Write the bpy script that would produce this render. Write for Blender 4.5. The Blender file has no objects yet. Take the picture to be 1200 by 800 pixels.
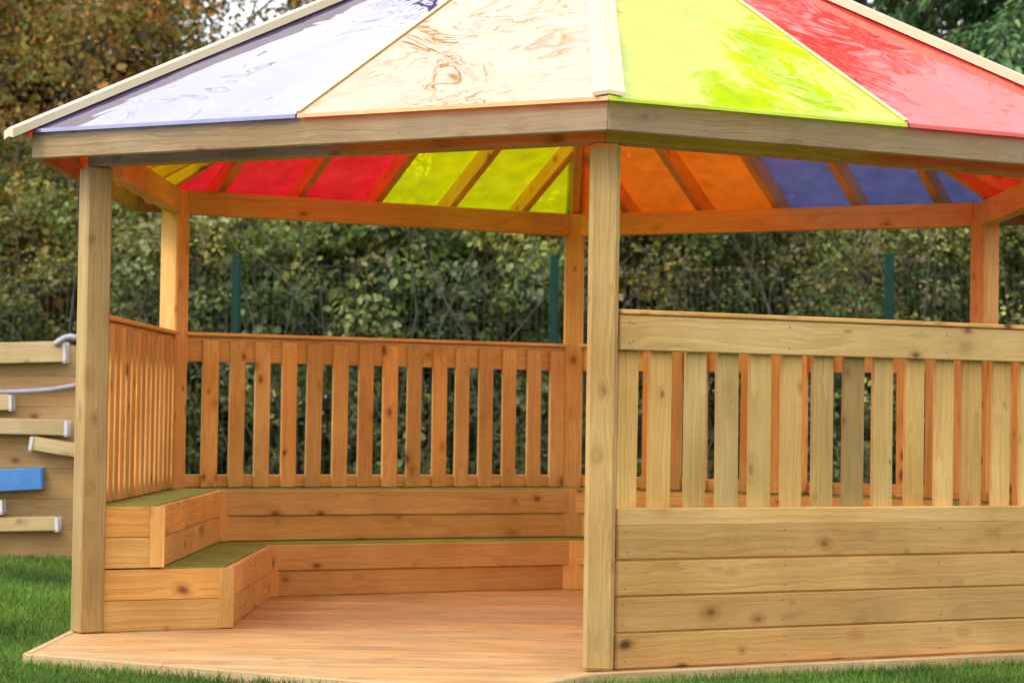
import bpy, bmesh, math, random
import numpy as np
from mathutils import Vector, Matrix

random.seed(7)
RNG = np.random.default_rng(11)
T30 = math.tan(math.radians(30))
GZ = -0.065                      # lawn level (deck top is z = 0)
scene = bpy.context.scene
COL = scene.collection


# ------------------------------------------------------------------ helpers
def link(o, parent=None):
    COL.objects.link(o)
    if parent is not None:
        o.parent = parent
    return o


def tag(o, label=None, cat=None, group=None, kind=None):
    if label: o['label'] = label
    if cat: o['category'] = cat
    if group: o['group'] = group
    if kind: o['kind'] = kind
    return o


def empty(name, loc=(0, 0, 0)):
    o = bpy.data.objects.new(name, None)
    o.location = loc
    o.empty_display_size = 0.3
    return link(o)


class Timber:
    """collects chamfered boards (with a board-local 'wood' coordinate) into one mesh"""
    def __init__(self):
        self.v, self.f, self.w, self.t, self.s = [], [], [], [], []

    def board(self, p0, p1, up, width, thick, ch=0.004, mit0=0.0, mit1=0.0, tint=None, plumb0=0.0, plumb1=0.0):
        p0, p1, up = Vector(p0), Vector(p1), Vector(up)
        ax = (p1 - p0); L = ax.length; ax.normalize()
        up = (up - ax * up.dot(ax)).normalized()
        th = ax.cross(up)                      # thickness direction
        c = (p0 + p1) / 2
        h = (L / 2, width / 2, thick / 2)
        ch = min(ch, width * .3, thick * .3)
        off = Vector((random.uniform(0, 50), random.uniform(0, 50), random.uniform(0, 50)))
        if tint is None:
            tint = random.uniform(0.86, 1.1)
        base = len(self.v); idx = {}
        for a in range(3):
            for s in [(x, y, z) for x in (-1, 1) for y in (-1, 1) for z in (-1, 1)]:
                q = [s[i] * (h[i] if i == a else h[i] - ch) for i in range(3)]
                q[0] += (mit1 if s[0] > 0 else mit0) * q[2] + (plumb1 if s[0] > 0 else plumb0) * q[1]
                idx[(a, s)] = len(self.v)
                self.v.append(c + ax * q[0] + up * q[1] + th * q[2])
                self.w.append((q[0] + off.x, q[1] + off.y, q[2] + off.z))
                self.t.append(tint)
        for a in range(3):
            b, d = [i for i in range(3) if i != a]
            for sg in (-1, 1):
                loop = []
                for (sb, sd) in ((-1, -1), (1, -1), (1, 1), (-1, 1)):
                    s = [0, 0, 0]; s[a] = sg; s[b] = sb; s[d] = sd
                    loop.append(idx[(a, tuple(s))])
                self.f.append(loop)
        for a, b in ((0, 1), (0, 2), (1, 2)):
            d = 3 - a - b
            for sa in (-1, 1):
                for sb in (-1, 1):
                    s0 = [0, 0, 0]; s0[a] = sa; s0[b] = sb
                    s1 = list(s0); s0[d] = -1; s1[d] = 1
                    s0, s1 = tuple(s0), tuple(s1)
                    self.f.append([idx[(a, s0)], idx[(a, s1)], idx[(b, s1)], idx[(b, s0)]])
        for s in [(x, y, z) for x in (-1, 1) for y in (-1, 1) for z in (-1, 1)]:
            self.f.append([idx[(0, s)], idx[(1, s)], idx[(2, s)]])

    def screw(self, p, n, r=.003):
        """a sunk screw head facing along n"""
        p, n = Vector(p), Vector(n).normalized()
        a = n.cross(Vector((.3, .2, .9))).normalized(); b = n.cross(a)
        base = len(self.v)
        for k in range(8):
            q = 2 * math.pi * k / 8
            self.v.append(p + n * .0012 + (a * math.cos(q) + b * math.sin(q)) * r)
            self.w.append((0, 0, 0)); self.t.append(1)
        self.s.append(len(self.f)); self.f.append([base + k for k in range(8)])

    def prism(self, loop, z0, z1, along, tint=None):
        """vertical prism over a flat outline, grain running along the direction 'along'"""
        off = Vector((random.uniform(0, 50), random.uniform(0, 50), random.uniform(0, 50)))
        if tint is None:
            tint = random.uniform(0.9, 1.08)
        al = Vector((along[0], along[1], 0)).normalized(); pe = Vector((-al.y, al.x, 0))
        n = len(loop); b = len(self.v)
        for z in (z0, z1):
            for (x, y) in loop:
                p = Vector((x, y, z)); self.v.append(p)
                self.w.append((p.dot(al) + off.x, p.dot(pe) + off.y, z + off.z)); self.t.append(tint)
        self.f.append([b + i for i in range(n)]); self.f.append([b + n + i for i in range(n)])
        for i in range(n):
            j = (i + 1) % n
            self.f.append([b + i, b + j, b + n + j, b + n + i])

    def build(self, name, mat, parent=None):
        me = bpy.data.meshes.new(name)
        me.from_pydata([tuple(v) for v in self.v], [], self.f)
        a = me.attributes.new('wood', 'FLOAT_VECTOR', 'POINT')
        a.data.foreach_set('vector', np.array(self.w, dtype=np.float32).ravel())
        a = me.attributes.new('tint', 'FLOAT', 'POINT')
        a.data.foreach_set('value', np.array(self.t, dtype=np.float32))
        bm = bmesh.new(); bm.from_mesh(me)
        bmesh.ops.recalc_face_normals(bm, faces=bm.faces); bm.to_mesh(me); bm.free()
        me.materials.append(mat)
        if self.s:
            me.materials.append(M['screw'])
            for i in self.s: me.polygons[i].material_index = 1
        return link(bpy.data.objects.new(name, me), parent)


def mesh_obj(name, verts, faces, mat, parent=None, smooth=False):
    me = bpy.data.meshes.new(name)
    me.from_pydata([tuple(v) for v in verts], [], faces)
    bm = bmesh.new(); bm.from_mesh(me)
    bmesh.ops.recalc_face_normals(bm, faces=bm.faces); bm.to_mesh(me); bm.free()
    if smooth:
        me.polygons.foreach_set('use_smooth', [True] * len(me.polygons))
    if mat: me.materials.append(mat)
    return link(bpy.data.objects.new(name, me), parent)


def tube(verts, faces, pts, radii, n=6, cap=True):
    """tapered tube through pts, appended to verts / faces"""
    pts = [Vector(p) for p in pts]
    b0 = len(verts); ref = Vector((0.31, 0.17, 0.93))
    for i, p in enumerate(pts):
        d = (pts[min(i + 1, len(pts) - 1)] - pts[max(i - 1, 0)]).normalized()
        s = d.cross(ref)
        if s.length < .05: s = d.cross(Vector((1, 0, 0)))
        s.normalize(); u = s.cross(d)
        for k in range(n):
            a = 2 * math.pi * k / n
            verts.append(p + (s * math.cos(a) + u * math.sin(a)) * radii[i])
    for i in range(len(pts) - 1):
        for k in range(n):
            j = (k + 1) % n
            faces.append((b0 + i * n + k, b0 + i * n + j, b0 + (i + 1) * n + j, b0 + (i + 1) * n + k))
    if cap:
        faces.append([b0 + k for k in range(n)])
        faces.append([b0 + (len(pts) - 1) * n + k for k in range(n)])


# ---------------------------------------------------------------- materials
def nodemat(name):
    m = bpy.data.materials.new(name); m.use_nodes = True
    nt = m.node_tree; nt.nodes.clear()
    return m, nt, nt.nodes, nt.links


def N(nodes, typ, **kw):
    n = nodes.new(typ)
    for k, v in kw.items():
        setattr(n, k, v)
    return n


def math_node(nodes, links, op, a, b=None, c=None, clamp=False):
    n = nodes.new('ShaderNodeMath'); n.operation = op; n.use_clamp = clamp
    for i, v in enumerate((a, b, c)):
        if v is None: continue
        if isinstance(v, (int, float)): n.inputs[i].default_value = v
        else: links.new(v, n.inputs[i])
    return n.outputs[0]


def mixcol(nodes, links, fac, a, b, mode='MIX'):
    n = nodes.new('ShaderNodeMix'); n.data_type = 'RGBA'; n.blend_type = mode
    for s, v in ((n.inputs[0], fac), (n.inputs[6], a), (n.inputs[7], b)):
        if isinstance(v, (int, float)): s.default_value = v
        elif isinstance(v, tuple): s.default_value = (*v, 1.0)
        else: links.new(v, s)
    return n.outputs[2]


def maprange(nodes, links, v, a, b, c=0.0, d=1.0):
    n = nodes.new('ShaderNodeMapRange')
    links.new(v, n.inputs[0])
    for i, x in enumerate((a, b, c, d)):
        n.inputs[i + 1].default_value = x
    return n.outputs[0]


def wood_mat(name, light, mid, dark, weather=(.33, .31, .24), weather_amt=.35, knots=1.0, rough=.62, dirt=0.0):
    m, nt, nd, lk = nodemat(name)
    at = N(nd, 'ShaderNodeAttribute', attribute_name='wood')
    ti = N(nd, 'ShaderNodeAttribute', attribute_name='tint')
    # distort slightly so the grain wanders
    nz = N(nd, 'ShaderNodeTexNoise'); nz.inputs['Scale'].default_value = 3.0; nz.inputs['Detail'].default_value = 2
    lk.new(at.outputs['Vector'], nz.inputs['Vector'])
    ad = N(nd, 'ShaderNodeVectorMath', operation='SCALE'); ad.inputs['Scale'].default_value = 0.05
    lk.new(nz.outputs['Color'], ad.inputs[0])
    su = N(nd, 'ShaderNodeVectorMath', operation='ADD')
    lk.new(at.outputs['Vector'], su.inputs[0]); lk.new(ad.outputs[0], su.inputs[1])

    # knots: cells about 0.24 m, some of them hold one
    kv = N(nd, 'ShaderNodeTexVoronoi', voronoi_dimensions='3D'); kv.inputs['Scale'].default_value = 9.5
    kmap = N(nd, 'ShaderNodeMapping'); kmap.inputs['Scale'].default_value = (.62, 1.0, 1)
    lk.new(su.outputs[0], kmap.inputs['Vector']); lk.new(kmap.outputs[0], kv.inputs['Vector'])
    sep = N(nd, 'ShaderNodeSeparateColor'); lk.new(kv.outputs['Color'], sep.inputs[0])
    pick = math_node(nd, lk, 'GREATER_THAN', sep.outputs[0], .15)
    size = maprange(nd, lk, sep.outputs[1], 0, 1, .055, .195)
    ratio = math_node(nd, lk, 'DIVIDE', kv.outputs['Distance'], size)
    core = math_node(nd, lk, 'MULTIPLY', maprange(nd, lk, ratio, .45, 1.2, 1, 0), pick)
    halo = math_node(nd, lk, 'MULTIPLY', maprange(nd, lk, ratio, .8, 2.3, 1, 0), pick)

    # fine fibres
    g = N(nd, 'ShaderNodeMapping'); g.inputs['Scale'].default_value = (.9, 40, 40); lk.new(su.outputs[0], g.inputs['Vector'])
    gn = N(nd, 'ShaderNodeTexNoise'); gn.inputs['Scale'].default_value = 3.2; gn.inputs['Detail'].default_value = 6
    gn.inputs['Roughness'].default_value = .62; lk.new(g.outputs[0], gn.inputs['Vector'])
    # growth rings: distance stretched along the board, pushed aside around knots
    r = N(nd, 'ShaderNodeMapping'); r.inputs['Scale'].default_value = (.16, 8.0, 8.0); lk.new(su.outputs[0], r.inputs['Vector'])
    rn = N(nd, 'ShaderNodeTexNoise'); rn.inputs['Scale'].default_value = 1.1; rn.inputs['Detail'].default_value = 1.5
    lk.new(r.outputs[0], rn.inputs['Vector'])
    rr = math_node(nd, lk, 'ADD', math_node(nd, lk, 'MULTIPLY', rn.outputs['Fac'], 11.0), math_node(nd, lk, 'MULTIPLY', halo, .9))
    rs = math_node(nd, lk, 'FRACT', rr)
    ring = math_node(nd, lk, 'POWER', rs, 2.4)
    # broad stains
    b = N(nd, 'ShaderNodeMapping'); b.inputs['Scale'].default_value = (.8, 4, 4); lk.new(su.outputs[0], b.inputs['Vector'])
    bn = N(nd, 'ShaderNodeTexNoise'); bn.inputs['Scale'].default_value = 1.3; bn.inputs['Detail'].default_value = 4
    lk.new(b.outputs[0], bn.inputs['Vector'])

    c0 = mixcol(nd, lk, maprange(nd, lk, gn.outputs['Fac'], .36, .64), mid, light)
    c1 = mixcol(nd, lk, math_node(nd, lk, 'MULTIPLY', ring, .38), c0, dark)
    c2 = mixcol(nd, lk, math_node(nd, lk, 'MULTIPLY', maprange(nd, lk, bn.outputs['Fac'], .42, .72), weather_amt), c1, weather)
    warm = tuple(x * y for x, y in zip(dark, (1.0, .82, .6)))
    c3 = mixcol(nd, lk, math_node(nd, lk, 'MULTIPLY', halo, .5 * knots), c2, warm)
    c4 = mixcol(nd, lk, math_node(nd, lk, 'MULTIPLY', core, .86 * knots), c3, (.085, .038, .013))
    hue = math_node(nd, lk, 'FRACT', math_node(nd, lk, 'MULTIPLY', ti.outputs['Fac'], 37.7))
    c4 = mixcol(nd, lk, 1.0, c4, mixcol(nd, lk, hue, (1.05, .95, .82), (.97, 1.02, 1.08)), 'MULTIPLY')
    # slow changes of tone along the board: sapwood and heartwood, rain marks
    sn = N(nd, 'ShaderNodeTexNoise'); sn.inputs['Scale'].default_value = 2.1; sn.inputs['Detail'].default_value = 3
    lk.new(at.outputs['Vector'], sn.inputs['Vector'])
    c4 = mixcol(nd, lk, 1.0, c4, mixcol(nd, lk, maprange(nd, lk, sn.outputs['Fac'], .32, .68), (.88, .81, .70), (1.14, 1.14, 1.15)), 'MULTIPLY')
    c5 = mixcol(nd, lk, 1.0, c4, ti.outputs['Fac'], 'MULTIPLY')
    if dirt:
        geo = N(nd, 'ShaderNodeNewGeometry')
        dn = N(nd, 'ShaderNodeTexNoise'); dn.inputs['Scale'].default_value = 3.5; dn.inputs['Detail'].default_value = 5
        lk.new(geo.outputs['Position'], dn.inputs['Vector'])
        c5 = mixcol(nd, lk, math_node(nd, lk, 'MULTIPLY', maprange(nd, lk, dn.outputs['Fac'], .45, .75), dirt), c5, (.16, .13, .085))
    p = N(nd, 'ShaderNodeBsdfPrincipled'); lk.new(c5, p.inputs['Base Color'])
    lk.new(maprange(nd, lk, gn.outputs['Fac'], .2, .8, rough + .1, rough - .1), p.inputs['Roughness'])
    p.inputs['Specular IOR Level'].default_value = .3
    bp = N(nd, 'ShaderNodeBump'); bp.inputs['Strength'].default_value = .35; bp.inputs['Distance'].default_value = .003
    hh = math_node(nd, lk, 'SUBTRACT', gn.outputs['Fac'], math_node(nd, lk, 'MULTIPLY', ring, .35))
    lk.new(hh, bp.inputs['Height']); lk.new(bp.outputs[0], p.inputs['Normal'])
    o = N(nd, 'ShaderNodeOutputMaterial'); lk.new(p.outputs[0], o.inputs[0])
    return m


def plain_mat(name, col, rough=.5, spec=.4, metal=0.0, noise=.18, scale=14):
    m, nt, nd, lk = nodemat(name)
    tc = N(nd, 'ShaderNodeTexCoord')
    n = N(nd, 'ShaderNodeTexNoise'); n.inputs['Scale'].default_value = scale; n.inputs['Detail'].default_value = 4
    lk.new(tc.outputs['Object'], n.inputs['Vector'])
    c = mixcol(nd, lk, maprange(nd, lk, n.outputs['Fac'], .35, .7), col, tuple(x * (1 - noise) for x in col))
    p = N(nd, 'ShaderNodeBsdfPrincipled'); lk.new(c, p.inputs['Base Color'])
    p.inputs['Roughness'].default_value = rough; p.inputs['Specular IOR Level'].default_value = spec
    p.inputs['Metallic'].default_value = metal
    o = N(nd, 'ShaderNodeOutputMaterial'); lk.new(p.outputs[0], o.inputs[0])
    return m


def sheet_mat(name, col, body=None, clear=.24, gloss_gain=1.0, share=.56):
    """coloured acrylic roof sheet: lets coloured light through, mirrors the sky at a slant"""
    m, nt, nd, lk = nodemat(name)
    body = body or col
    tr = N(nd, 'ShaderNodeBsdfTransparent'); tr.inputs[0].default_value = (*col, 1)
    tl = N(nd, 'ShaderNodeBsdfTranslucent'); tl.inputs[0].default_value = (*[min(1.3, x * 1.25) for x in col], 1)
    df = N(nd, 'ShaderNodeBsdfDiffuse'); df.inputs[0].default_value = (*body, 1)
    m1 = N(nd, 'ShaderNodeMixShader'); m1.inputs[0].default_value = share
    lk.new(df.outputs[0], m1.inputs[1]); lk.new(tl.outputs[0], m1.inputs[2])
    tc = N(nd, 'ShaderNodeTexCoord')
    nz = N(nd, 'ShaderNodeTexNoise'); nz.inputs['Scale'].default_value = 2.2; nz.inputs['Detail'].default_value = 2.0
    nz.inputs['Distortion'].default_value = 1.2
    lk.new(tc.outputs['Object'], nz.inputs['Vector'])
    ds = N(nd, 'ShaderNodeTexNoise'); ds.inputs['Scale'].default_value = 9; ds.inputs['Detail'].default_value = 4
    lk.new(tc.outputs['Object'], ds.inputs['Vector'])
    m2 = N(nd, 'ShaderNodeMixShader')
    lk.new(maprange(nd, lk, ds.outputs['Fac'], .3, .7, 1 - clear - .12, 1 - clear + .10), m2.inputs[0])
    lk.new(tr.outputs[0], m2.inputs[1]); lk.new(m1.outputs[0], m2.inputs[2])
    gl = N(nd, 'ShaderNodeBsdfGlossy'); gl.inputs['Roughness'].default_value = .035
    bp = N(nd, 'ShaderNodeBump'); bp.inputs['Strength'].default_value = .5; bp.inputs['Distance'].default_value = .012
    lk.new(nz.outputs['Fac'], bp.inputs['Height']); lk.new(bp.outputs[0], gl.inputs['Normal'])
    lw = N(nd, 'ShaderNodeLayerWeight'); lw.inputs['Blend'].default_value = .5
    f = math_node(nd, lk, 'POWER', lw.outputs['Facing'], 1.5)
    gb = N(nd, 'ShaderNodeNewGeometry')         # glare on the underside taken out by weakening its mirror share
    f = math_node(nd, lk, 'MULTIPLY', f, math_node(nd, lk, 'MULTIPLY_ADD', gb.outputs['Backfacing'], -.75, 1.0))
    f = math_node(nd, lk, 'MULTIPLY_ADD', f, .80 * gloss_gain, .03, clamp=True)
    m3 = N(nd, 'ShaderNodeMixShader'); lk.new(f, m3.inputs[0])
    lk.new(m2.outputs[0], m3.inputs[1]); lk.new(gl.outputs[0], m3.inputs[2])
    o = N(nd, 'ShaderNodeOutputMaterial'); lk.new(m3.outputs[0], o.inputs[0])
    return m


def leaf_mat(name, rough=.45, spec=.4, trans=.4):
    m, nt, nd, lk = nodemat(name)
    at = N(nd, 'ShaderNodeAttribute', attribute_name='leafcol')
    p = N(nd, 'ShaderNodeBsdfPrincipled'); lk.new(at.outputs['Color'], p.inputs['Base Color'])
    p.inputs['Roughness'].default_value = rough; p.inputs['Specular IOR Level'].default_value = spec
    t = N(nd, 'ShaderNodeBsdfTranslucent')
    lk.new(mixcol(nd, lk, 1.0, at.outputs['Color'], (1.25, 1.15, .6), 'MULTIPLY'), t.inputs[0])
    x = N(nd, 'ShaderNodeMixShader'); x.inputs[0].default_value = trans
    lk.new(p.outputs[0], x.inputs[1]); lk.new(t.outputs[0], x.inputs[2])
    o = N(nd, 'ShaderNodeOutputMaterial'); lk.new(x.outputs[0], o.inputs[0])
    return m


def bark_mat(name, a, b):
    m, nt, nd, lk = nodemat(name)
    tc = N(nd, 'ShaderNodeTexCoord')
    mp = N(nd, 'ShaderNodeMapping'); mp.inputs['Scale'].default_value = (14, 14, 3); lk.new(tc.outputs['Object'], mp.inputs[0])
    n = N(nd, 'ShaderNodeTexNoise'); n.inputs['Scale'].default_value = 1.5; n.inputs['Detail'].default_value = 6
    lk.new(mp.outputs[0], n.inputs['Vector'])
    c = mixcol(nd, lk, maprange(nd, lk, n.outputs['Fac'], .3, .7), a, b)
    p = N(nd, 'ShaderNodeBsdfPrincipled'); lk.new(c, p.inputs['Base Color']); p.inputs['Roughness'].default_value = .85
    bp = N(nd, 'ShaderNodeBump'); bp.inputs['Strength'].default_value = .6; bp.inputs['Distance'].default_value = .02
    lk.new(n.outputs['Fac'], bp.inputs['Height']); lk.new(bp.outputs[0], p.inputs['Normal'])
    o = N(nd, 'ShaderNodeOutputMaterial'); lk.new(p.outputs[0], o.inputs[0])
    return m


def lawn_mat():
    m, nt, nd, lk = nodemat('lawn_soil_and_grass')
    geo = N(nd, 'ShaderNodeNewGeometry')
    a = N(nd, 'ShaderNodeTexNoise'); a.inputs['Scale'].default_value = 1.1; a.inputs['Detail'].default_value = 5
    b = N(nd, 'ShaderNodeTexNoise'); b.inputs['Scale'].default_value = 60; b.inputs['Detail'].default_value = 3
    lk.new(geo.outputs['Position'], a.inputs['Vector']); lk.new(geo.outputs['Position'], b.inputs['Vector'])
    c = mixcol(nd, lk, maprange(nd, lk, a.outputs['Fac'], .35, .7), (.045, .10, .016), (.07, .14, .024))
    c = mixcol(nd, lk, maprange(nd, lk, b.outputs['Fac'], .4, .75, 0, .6), c, (.045, .04, .018))
    p = N(nd, 'ShaderNodeBsdfPrincipled'); lk.new(c, p.inputs['Base Color']); p.inputs['Roughness'].default_value = .9
    bp = N(nd, 'ShaderNodeBump'); bp.inputs['Distance'].default_value = .03; lk.new(b.outputs['Fac'], bp.inputs['Height'])
    lk.new(bp.outputs[0], p.inputs['Normal'])
    o = N(nd, 'ShaderNodeOutputMaterial'); lk.new(p.outputs[0], o.inputs[0])
    return m


M = dict(
    clad=wood_mat('pine_cladding', (.69, .44, .17), (.60, .355, .12), (.37, .19, .05), weather=(.46, .34, .14), weather_amt=.45, knots=1.1),
    slat=wood_mat('pine_slats', (.66, .445, .160), (.56, .345, .11), (.38, .2, .055), weather=(.40, .31, .12), weather_amt=.4, knots=.8),
    post=wood_mat('weathered_posts', (.49, .335, .135), (.39, .255, .092), (.22, .13, .042), weather=(.25, .195, .085), weather_amt=.65, knots=.45),
    fascia=wood_mat('weathered_fascia', (.37, .255, .135), (.28, .18, .085), (.16, .095, .04), weather=(.30, .235, .15), weather_amt=.75, knots=.7, dirt=.35),
    inner=wood_mat('roof_glow_tinted_pine', (.76, .475, .165), (.66, .38, .11), (.45, .215, .05), weather=(.52, .33, .12), weather_amt=.3, knots=.9),  # inner pine tinted warmer, part of the orange roof light put into its colour
    deck=wood_mat('deck_boards', (.66, .42, .195), (.55, .325, .14), (.38, .20, .08), weather=(.50, .38, .23), weather_amt=.5, knots=.4, rough=.6, dirt=.3),
    edge=wood_mat('deck_edging', (.60, .45, .25), (.50, .35, .18), (.34, .21, .09), weather=(.40, .33, .2), weather_amt=.4, knots=.6),
    wall=wood_mat('play_wall_boards', (.50, .33, .15), (.41, .26, .105), (.27, .155, .06), weather=(.34, .25, .14), weather_amt=.5, knots=.8),
    trough=wood_mat('trough_wood', (.60, .46, .24), (.50, .36, .17), (.33, .2, .08), knots=.7),
    cap=plain_mat('cream_hip_capping', (.60, .505, .335), rough=.38, noise=.10, scale=6),
    white=plain_mat('white_plastic', (.72, .70, .72), rough=.4, noise=.15),
    blue=plain_mat('blue_plastic', (.075, .25, .62), rough=.42, noise=.2),
    hose=plain_mat('lilac_hose', (.42, .38, .46), rough=.45, noise=.25),
    green=plain_mat('green_powder_coat', (.006, .042, .028), rough=.65, spec=.2, noise=.25),
    wire=plain_mat('green_fence_wire', (.018, .045, .03), rough=.5, noise=.2),
    screw=plain_mat('zinc_screws', (.17, .13, .08), rough=.45, metal=.4),
    red=sheet_mat('red_acrylic', (.86, .018, .035), (1.5, .16, .13), gloss_gain=.5, share=.36, clear=.42),
    orange=sheet_mat('orange_acrylic', (.95, .16, .005), (1.15, .80, .22), gloss_gain=1.0, share=.4, clear=.4),
    yellow=sheet_mat('lime_yellow_acrylic', (.68, .74, .004), (1.0, 1.45, .006), gloss_gain=.44, share=.36, clear=.36),
    purple=sheet_mat('violet_blue_acrylic', (.13, .17, .52), (.42, .36, .95), clear=.5, gloss_gain=1.22, share=.4),
    leaf=leaf_mat('leaves', spec=.4), dull=leaf_mat('dry_leaves', rough=.65, spec=.2, trans=.45), needle=leaf_mat('needles', rough=.6, spec=.25, trans=.15),
    grass=leaf_mat('grass_blades', rough=.55, spec=.3, trans=.35),
    bark=bark_mat('brown_bark', (.045, .034, .024), (.11, .085, .06)),
    dark_bark=bark_mat('dark_bark', (.02, .016, .013), (.055, .044, .034)),
    lawn=lawn_mat(),
)


def turf_mat():
    m, nt, nd, lk = nodemat('artificial_turf')
    geo = N(nd, 'ShaderNodeNewGeometry')
    b = N(nd, 'ShaderNodeTexNoise'); b.inputs['Scale'].default_value = 140; b.inputs['Detail'].default_value = 3
    a = N(nd, 'ShaderNodeTexNoise'); a.inputs['Scale'].default_value = 5
    lk.new(geo.outputs['Position'], a.inputs['Vector']); lk.new(geo.outputs['Position'], b.inputs['Vector'])
    c = mixcol(nd, lk, maprange(nd, lk, b.outputs['Fac'], .3, .7), (.19, .28, .035), (.46, .58, .11))
    c = mixcol(nd, lk, maprange(nd, lk, a.outputs['Fac'], .3, .7, 0, .5), c, (.17, .17, .06))
    p = N(nd, 'ShaderNodeBsdfPrincipled'); lk.new(c, p.inputs['Base Color']); p.inputs['Roughness'].default_value = .9
    bp = N(nd, 'ShaderNodeBump'); bp.inputs['Distance'].default_value = .012; lk.new(b.outputs['Fac'], bp.inputs['Height'])
    lk.new(bp.outputs[0], p.inputs['Normal'])
    o = N(nd, 'ShaderNodeOutputMaterial'); lk.new(p.outputs[0], o.inputs[0])
    return m


M['turf'] = turf_mat()

# ------------------------------------------------------------------- gazebo
R = 2.3                                  # post circle
A0 = R * math.cos(math.radians(30))      # 1.992: apothem of the post line
FR, FL = -60, 240                        # front right (panelled) and front left (open) sides
SIDES = [-60, 0, 60, 120, 180, 240]
POSTS = [-90, -30, 30, 90, 150, 210]


def dirv(deg):
    a = math.radians(deg); return Vector((math.cos(a), math.sin(a), 0))


def pt(phi, s, a, z):
    n = dirv(phi); t = Vector((-n.y, n.x, 0))
    return n * a + t * s + Vector((0, 0, z))


gz = empty('gazebo', (0, 0, 0))
tag(gz, 'six-sided wooden gazebo with red, orange, yellow and violet see-through roof and stepped benches inside', 'gazebo')

UP = Vector((0, 0, 1))
# deck --------------------------------------------------------------
AD = 2.087                                # deck edge apothem
pe = [(-2.07, -2.038), (-.357, -3.03), (0, -2.41)]
cr = AD / math.cos(math.radians(30))
poly = pe + [tuple((dirv(d) * cr)[:2]) for d in (-30, 30, 90, 150)]
poly[-1] = (-2.07, poly[-1][1])


def span(y):
    xs = []
    for i in range(len(poly)):
        (x0, y0), (x1, y1) = poly[i], poly[(i + 1) % len(poly)]
        if abs(y1 - y0) > 1e-9 and min(y0, y1) - 1e-9 <= y <= max(y0, y1) + 1e-9:
            xs.append(x0 + (x1 - x0) * (y - y0) / (y1 - y0))
    return (min(xs), max(xs)) if len(xs) > 1 else None


ys = [-3.03, -2.91, -2.79, -2.665, -2.54, -2.41, -2.285, -2.16, -2.038]
while ys[-1] < 2.4: ys.append(min(ys[-1] + .122, 2.409))
dk = Timber()
for y0, y1 in zip(ys[:-1], ys[1:]):
    g = .0038
    a, b = span(y0 + g + .001), span(y1 - g - .001)
    if not a or not b or y1 - y0 < .02: continue
    if min(a[1] - a[0], b[1] - b[0]) < .04 and max(a[1] - a[0], b[1] - b[0]) < .3: continue
    dk.prism([(a[0] + .03, y0 + g), (a[1] - .03, y0 + g), (b[1] - .03, y1 - g), (b[0] + .03, y1 - g)], -.032, 0 + random.uniform(-.0012, .0012), (1, random.uniform(-.004, .004)))
dk.build('deck', M['deck'], gz)
for i in range(len(poly)):
    p, q = Vector((*poly[i], 0)), Vector((*poly[(i + 1) % len(poly)], 0))
    d = (q - p).normalized(); nrm = Vector((d.y, -d.x, 0))      # outward for a CCW outline
    tm = Timber()
    zc = -.055
    tm.board(p + UP * zc - nrm * .0165, q + UP * zc - nrm * .0165, UP, .116, .033, ch=.004, tint=random.uniform(.95, 1.1))
    tm.build('deck_edge', M['edge'], gz)

# posts -------------------------------------------------------------
for d in POSTS:
    tm = Timber()
    c = dirv(d) * R
    top = 1.848 if d in (-90, -150 + 360) else 1.965
    w = .104 if d != -90 else .106
    tm.board(c + UP * .001, c + UP * top, dirv(d), w, w, ch=.013 if d == -90 else .007, tint=random.uniform(.95, 1.05))
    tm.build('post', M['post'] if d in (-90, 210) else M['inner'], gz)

# ring beam and fascia ---------------------------------------------------
AF = 2.225
for phi in SIDES:
    half = A0 * T30
    tm = Timber()
    if phi in (FL, FR):
        zc, hgt = 1.908, .116
        tm.board(pt(phi, -half, A0, zc), pt(phi, half, A0, zc), UP, hgt, .07, mit0=-T30, mit1=T30)
    else:
        zc, hgt = 1.908, .116
        tm.board(pt(phi, -half + .052, A0, zc), pt(phi, half - .052, A0, zc), UP, hgt, .07)
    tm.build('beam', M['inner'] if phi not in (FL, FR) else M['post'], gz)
    tm = Timber(); ha = (AF - .016) * T30
    tm.board(pt(phi, -ha, AF - .016, 1.928), pt(phi, ha, AF - .016, 1.928), UP, .122, .032, ch=.005, mit0=-T30, mit1=T30, tint=1.0)
    for s_ in (-ha + .05, -.88, -.44, 0, .44, .88, ha - .05):
        for dz_ in (-.034, .034):
            tm.screw(pt(phi, s_ + random.uniform(-.006, .006), AF, 1.928 + dz_), dirv(phi))
    tm.build('fascia_board', M['fascia'], gz)

# rafters -------------------------------------------------------------
ZE, AE, ZA = 1.979, 2.248, 3.214
SL = (ZA - ZE) / AE                      # roof slope along the middle of a side
PLUMB = SL


def zroof(a): return ZA - SL * a


for phi in SIDES:
    for s in (0, -.44, .44, -.88, .88):
        a_top = max(abs(s) / T30 + .045, .10)
        a_bot = AF - .036
        dz = -.056
        tm = Timber()
        n = (pt(phi, 0, -SL, -1) * -1)   # roof normal direction
        tm.board(pt(phi, s, a_bot, zroof(a_bot) + dz), pt(phi, s, a_top, zroof(a_top) + dz), UP, .092, .044, tint=random.uniform(.85, 1.05))
        tm.build('rafter', M['inner'], gz)
for d in POSTS:
    c = dirv(d); k = SL * math.cos(math.radians(30))
    tm = Timber()
    r0, r1 = 2.50, .06
    tm.board(c * r0 + UP * (ZA - k * r0 - .074), c * r1 + UP * (ZA - k * r1 - .074), UP, .115, .044)
    tm.build('hip_rafter', M['inner'], gz)
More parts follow.
